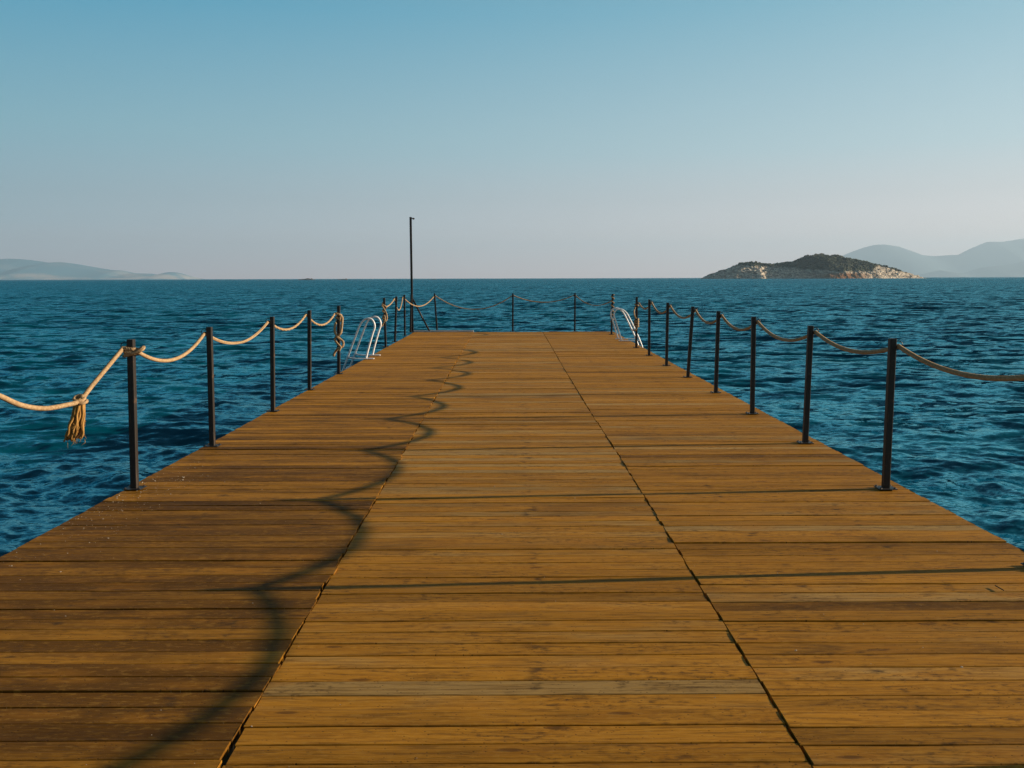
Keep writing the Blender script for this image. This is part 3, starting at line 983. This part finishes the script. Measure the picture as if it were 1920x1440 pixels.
# tassel: a hitch round the rope and the unlaid strands hanging from it
items = []
g = random.Random(31)
tc_ = Vector(tas)
for k in range(64):
    a = g.uniform(0, 2 * math.pi); rr = g.uniform(0.0, 0.034)
    L = g.uniform(0.215, 0.268)
    sway = Vector((-0.050 + g.uniform(-.02, .02), g.uniform(-.02, .02), 0))
    pts = []
    for q in range(14):
        u = q / 13
        open_ = 0.55 + 0.42 * min(1, u * 1.5)
        wob = 0.006 * math.sin(u * 14 + k) * u
        pts.append(tc_ + Vector((math.cos(a) * rr * open_ * 1.25 + wob, math.sin(a) * rr * open_ + wob * .6, 0.012 - L * u)) + sway * (u ** 1.4))
    rad = [0.0088 * (1 - 0.40 * q / 13) * g.uniform(0.85, 1.15) for q in range(14)]
    items.append(tube('strand', pts, rad, 8))
for k in range(50):                      # loose fibre ends
    a = g.uniform(0, 2 * math.pi); rr = g.uniform(0.01, 0.045); z0 = g.uniform(-0.25, -0.10)
    p = tc_ + Vector((math.cos(a) * rr * 1.2 - 0.03 * (-z0 / .25), math.sin(a) * rr, z0))
    pts = [p, p + Vector((g.uniform(-.012, .010), g.uniform(-.01, .01), -0.018)), p + Vector((g.uniform(-.026, .016), g.uniform(-.02, .02), -g.uniform(.03, .055)))]
    items.append(tube('fibre', pts, [0.0016, 0.0013, 0.0007], 4))
o = link('frayed_tassel', tubes_mesh('frayed_tassel', items), M['fray'], left)
o.location = -left.location
hit = []
for k in range(40):
    u = k / 39; a = 2 * math.pi * 2.3 * u
    hit.append(tc_ + Vector((math.cos(a) * 0.026 + (u - .5) * 0.03, math.sin(a) * 0.026, 0.004 + math.sin(a) * 0.010 - 0.035 * (u - .5))))
o = link('hitch', tubes_mesh('hitch', [rope_tube(hit, 0.011, True)]), M['rope'], left)
o.location = -left.location

# far rope round the end of the pier
B6, T6, _ = POSTS['L6']; B4, T4, _ = POSTS['F4']
s6 = zat('L6', 0.86) + Vector((0.045, 0.03, 0))
line = hang(s6, A('L7'), 0.03, 0.025)[:-1] + hang(A('L7'), A('L8'), 0.30, 0.025)[:-1] + hang(A('L8'), A('F1'), 0.27, 0.025)[:-1]
line += hang(A('F1'), A('F2'), 0.385, 0.03)[:-1] + hang(A('F2'), A('F3'), 0.20, 0.03)[:-1]
line += hang(A('F3'), zat('F4', 0.86) + Vector((-0.04, 0.03, 0)), 0.19, 0.03)
w4 = coil(B4, T4, 1.02, 0.32, 6.5, start=0.5)
w6 = coil(B6, T6, 0.95, 0.60, 2.4, start=2.0, off=0.006)
k6 = spline([zat('L6', 0.90) + Vector((-0.05, -0.04, 0)), zat('L6', 0.80) + Vector((0.01, -0.07, 0)), zat('L6', 0.70) + Vector((0.05, -0.06, 0)), zat('L6', 0.60) + Vector((0.055, -0.06, 0)),
             zat('L6', 0.55) + Vector((0.01, -0.075, 0)), zat('L6', 0.62) + Vector((-0.035, -0.06, 0)), zat('L6', 0.68) + Vector((0.0, -0.08, 0)), zat('L6', 0.60) + Vector((0.02, -0.09, 0)), zat('L6', 0.50) + Vector((-0.03, -0.06, 0)), zat('L6', 0.44) + Vector((-0.06, -0.05, 0))])
make_rope('handrail_rope', 'tan rope sagging round the far end of the pier between the two ladders', [
    ('rope_line', line, ROPE_R, False), ('wrapped_end', spline(w4), ROPE_R * 1.05, False), ('wrapped_end', spline(w6), ROPE_R, False), ('knot', k6, ROPE_R * 1.1, False)])

# ------------------------------------------------------------------ tall pole
pb = ground(773.4, 622.6)
pole = empty('tall_pole', pb)
tag(pole, 'tall thin black pole with a stub nozzle on top and a slanting brace', 'pole')
pt = at(769.9, 407, pb.y)
o = link('mast', shaft_mesh(pb, pt, 0.058), M['post'], pole)
o = link('base_plate', PLATE, M['steel'], pole)
o.location = (0.0, 0.0, -0.0015)
bt = at(774.5, 562, pb.y); bb = ground(806, 622.2); bb.y = pb.y
V, F, _a = tube('brace', [bt, bt.lerp(bb, .5), bb + Vector((0, 0, 0.02))], 0.024, 12)
o = link('brace', mesh_np('brace', V, F), M['post'], pole); o.location = -pole.location
noz = [pt + Vector((0.02, 0, -0.035)), pt + Vector((0.05, 0, -0.03)), pt + Vector((0.062, 0, -0.035)), pt + Vector((0.063, 0, -0.035)), pt + Vector((0.085, 0, -0.05)), pt + Vector((0.09, 0, -0.062))]
V, F, _a = tube('nozzle', noz, [0.014, 0.014, 0.016, 0.024, 0.030, 0.026], 12)
o = link('nozzle', mesh_np('nozzle', V, F), M['post'], pole); o.location = -pole.location

# ------------------------------------------------------------------ swim ladders
def ladder(yn, yf, side, dx, label):
    """two arched grab rails leaning out over the water, flat deck brackets, rungs below"""
    root = empty('swim_ladder', (side * (2.65 + dx), (yn + yf) / 2, 0))
    tag(root, label, 'ladder', 'white swim ladders on the deck edges')
    def add(name, V, F):
        o = link(name, mesh_np(name, V, F), M['white'], root); o.location = -root.location; return o
    tr = 0.017
    outer_pts = []
    for y in (yn, yf):
        lx = lambda v: side * (v + dx + (0.9 * dx * min(1.0, max(0.0, (2.95 - v) / 0.35))))
        pts = [(lx(2.645), 0.02), (lx(2.60), 0.20), (lx(2.52), 0.47), (lx(2.483), 0.58), (lx(2.492), 0.66), (lx(2.53), 0.722), (lx(2.59), 0.742), (lx(2.66), 0.725),
               (lx(2.725), 0.66), (lx(2.775), 0.56), (lx(2.87), 0.32), (lx(2.985), 0.02), (lx(3.10), -0.30), (lx(3.24), -0.68), (lx(3.36), -1.0)]
        V, F, _ = tube('grab_rail', spline([(px, y, pz) for px, pz in pts], 0.025), tr, 14)
        add('grab_rail', V, F)
        lo = (min(side * (2.50 + dx), side * 2.86), y - 0.035, 0.012); hi = (max(side * (2.50 + dx), side * 2.86), y + 0.035, 0.030)
        o = link('deck_bracket', box_mesh('deck_bracket', lo, hi, 0.004), M['white'], root); o.location = -root.location
        V, F, _ = tube('bracket_arm', [(side * 2.84, y, 0.02), (side * (2.91 + dx * .6), y, 0.03), (side * (2.975 + dx), y, 0.045)], 0.016, 10)
        add('bracket_arm', V, F)
    lx2 = lambda v: side * (v + dx)
    for xq, zq in ((3.06, -0.19), (3.157, -0.45), (3.25, -0.71)):
        V, F, _ = tube('rung', [(lx2(xq), yn, zq), (lx2(xq), (yn + yf) / 2, zq), (lx2(xq), yf, zq)], 0.019, 12)
        add('rung', V, F)
ladder(15.22, 15.92, -1, 0.0, 'white tubular swim ladder with arched grab rails on the left deck edge')
ladder(19.45, 20.1, 1, -0.10, 'white tubular swim ladder with arched grab rails on the right deck edge')

# ------------------------------------------------------------------ grit and litter on the boards
def scatter_grit():
    g = np.random.default_rng(77)
    bm = bmesh.new(); bmesh.ops.create_icosphere(bm, subdivisions=1, radius=1.0)
    bv = np.array([v.co[:] for v in bm.verts]); bf = np.array([[v.index for v in f.verts] for f in bm.faces]); bm.free()
    P = []
    for _ in range(400):
        c = g.random()
        if c < 0.55:
            y = g.normal(5.3, 0.6); x = XL + abs(g.normal(0, 0.22)) + 0.02
        elif c < 0.75:
            y = g.normal(6.1, 0.35); x = XL + abs(g.normal(0, 0.3)) + 0.02
        else:
            y = 2.3 + 7 * g.random() ** 1.6; x = g.uniform(XL + .03, XR - .05)
        if y > 1:
            P.append((x, y))
    Vs, Fs = [], []
    for q, (x, y) in enumerate(P):
        r = 0.0010 + abs(g.normal(0, 0.0010)) + (0.0022 if g.random() < 0.04 else 0)
        jit = bv * g.uniform(0.6, 1.3, (len(bv), 1)) * r * np.array([1.3, 1.0, 0.7])
        Vs.append(jit + np.array([x, y, 0.006 + r * 0.4 - (0.007 if -0.9 < x < 0.85 else 0)])); Fs.append(bf + q * len(bv))
    tag(link('shell_grit', mesh_np('shell_grit', np.vstack(Vs), np.vstack(Fs), False), M['grit']),
        'pale crumbs of shell and sand scattered on the deck boards', 'grit', kind='stuff')
scatter_grit()

def twig(px, py, px2, py2, label):
    a, b = ground(px, py, 0.011), ground(px2, py2, 0.011)
    m = a.lerp(b, 0.5) + Vector((0.001, 0.001, 0.0))
    V, F, _ = tube('twig', spline([a, m, b], 0.01), 0.0026, 8)
    V[:, 2] = np.maximum(V[:, 2], 0.0065)
    tag(link('twig', mesh_np('twig', V, F), M['twig']), label, 'twig')
twig(1866, 1098, 1882, 1107, 'small dark twig lying near the right edge below the cut-off post')

# ------------------------------------------------------------------ haze over the sea
hz = box_mesh('haze', (-25500, -25500, -2.6), (25500, 25500, 1010))
hn = NT('sea_haze')
pv = hn.node('VolumePrincipled')
pv.inputs['Color'].default_value = (0.475, 0.635, 0.79, 1)
pv.inputs['Density'].default_value = 7.0e-5
pv.inputs['Anisotropy'].default_value = 0.20
hn.t.links.new(pv.outputs[0], hn.out.inputs['Volume'])
tag(link('haze', hz, hn.m), 'thin sea haze softening the far hills', 'haze', kind='stuff')
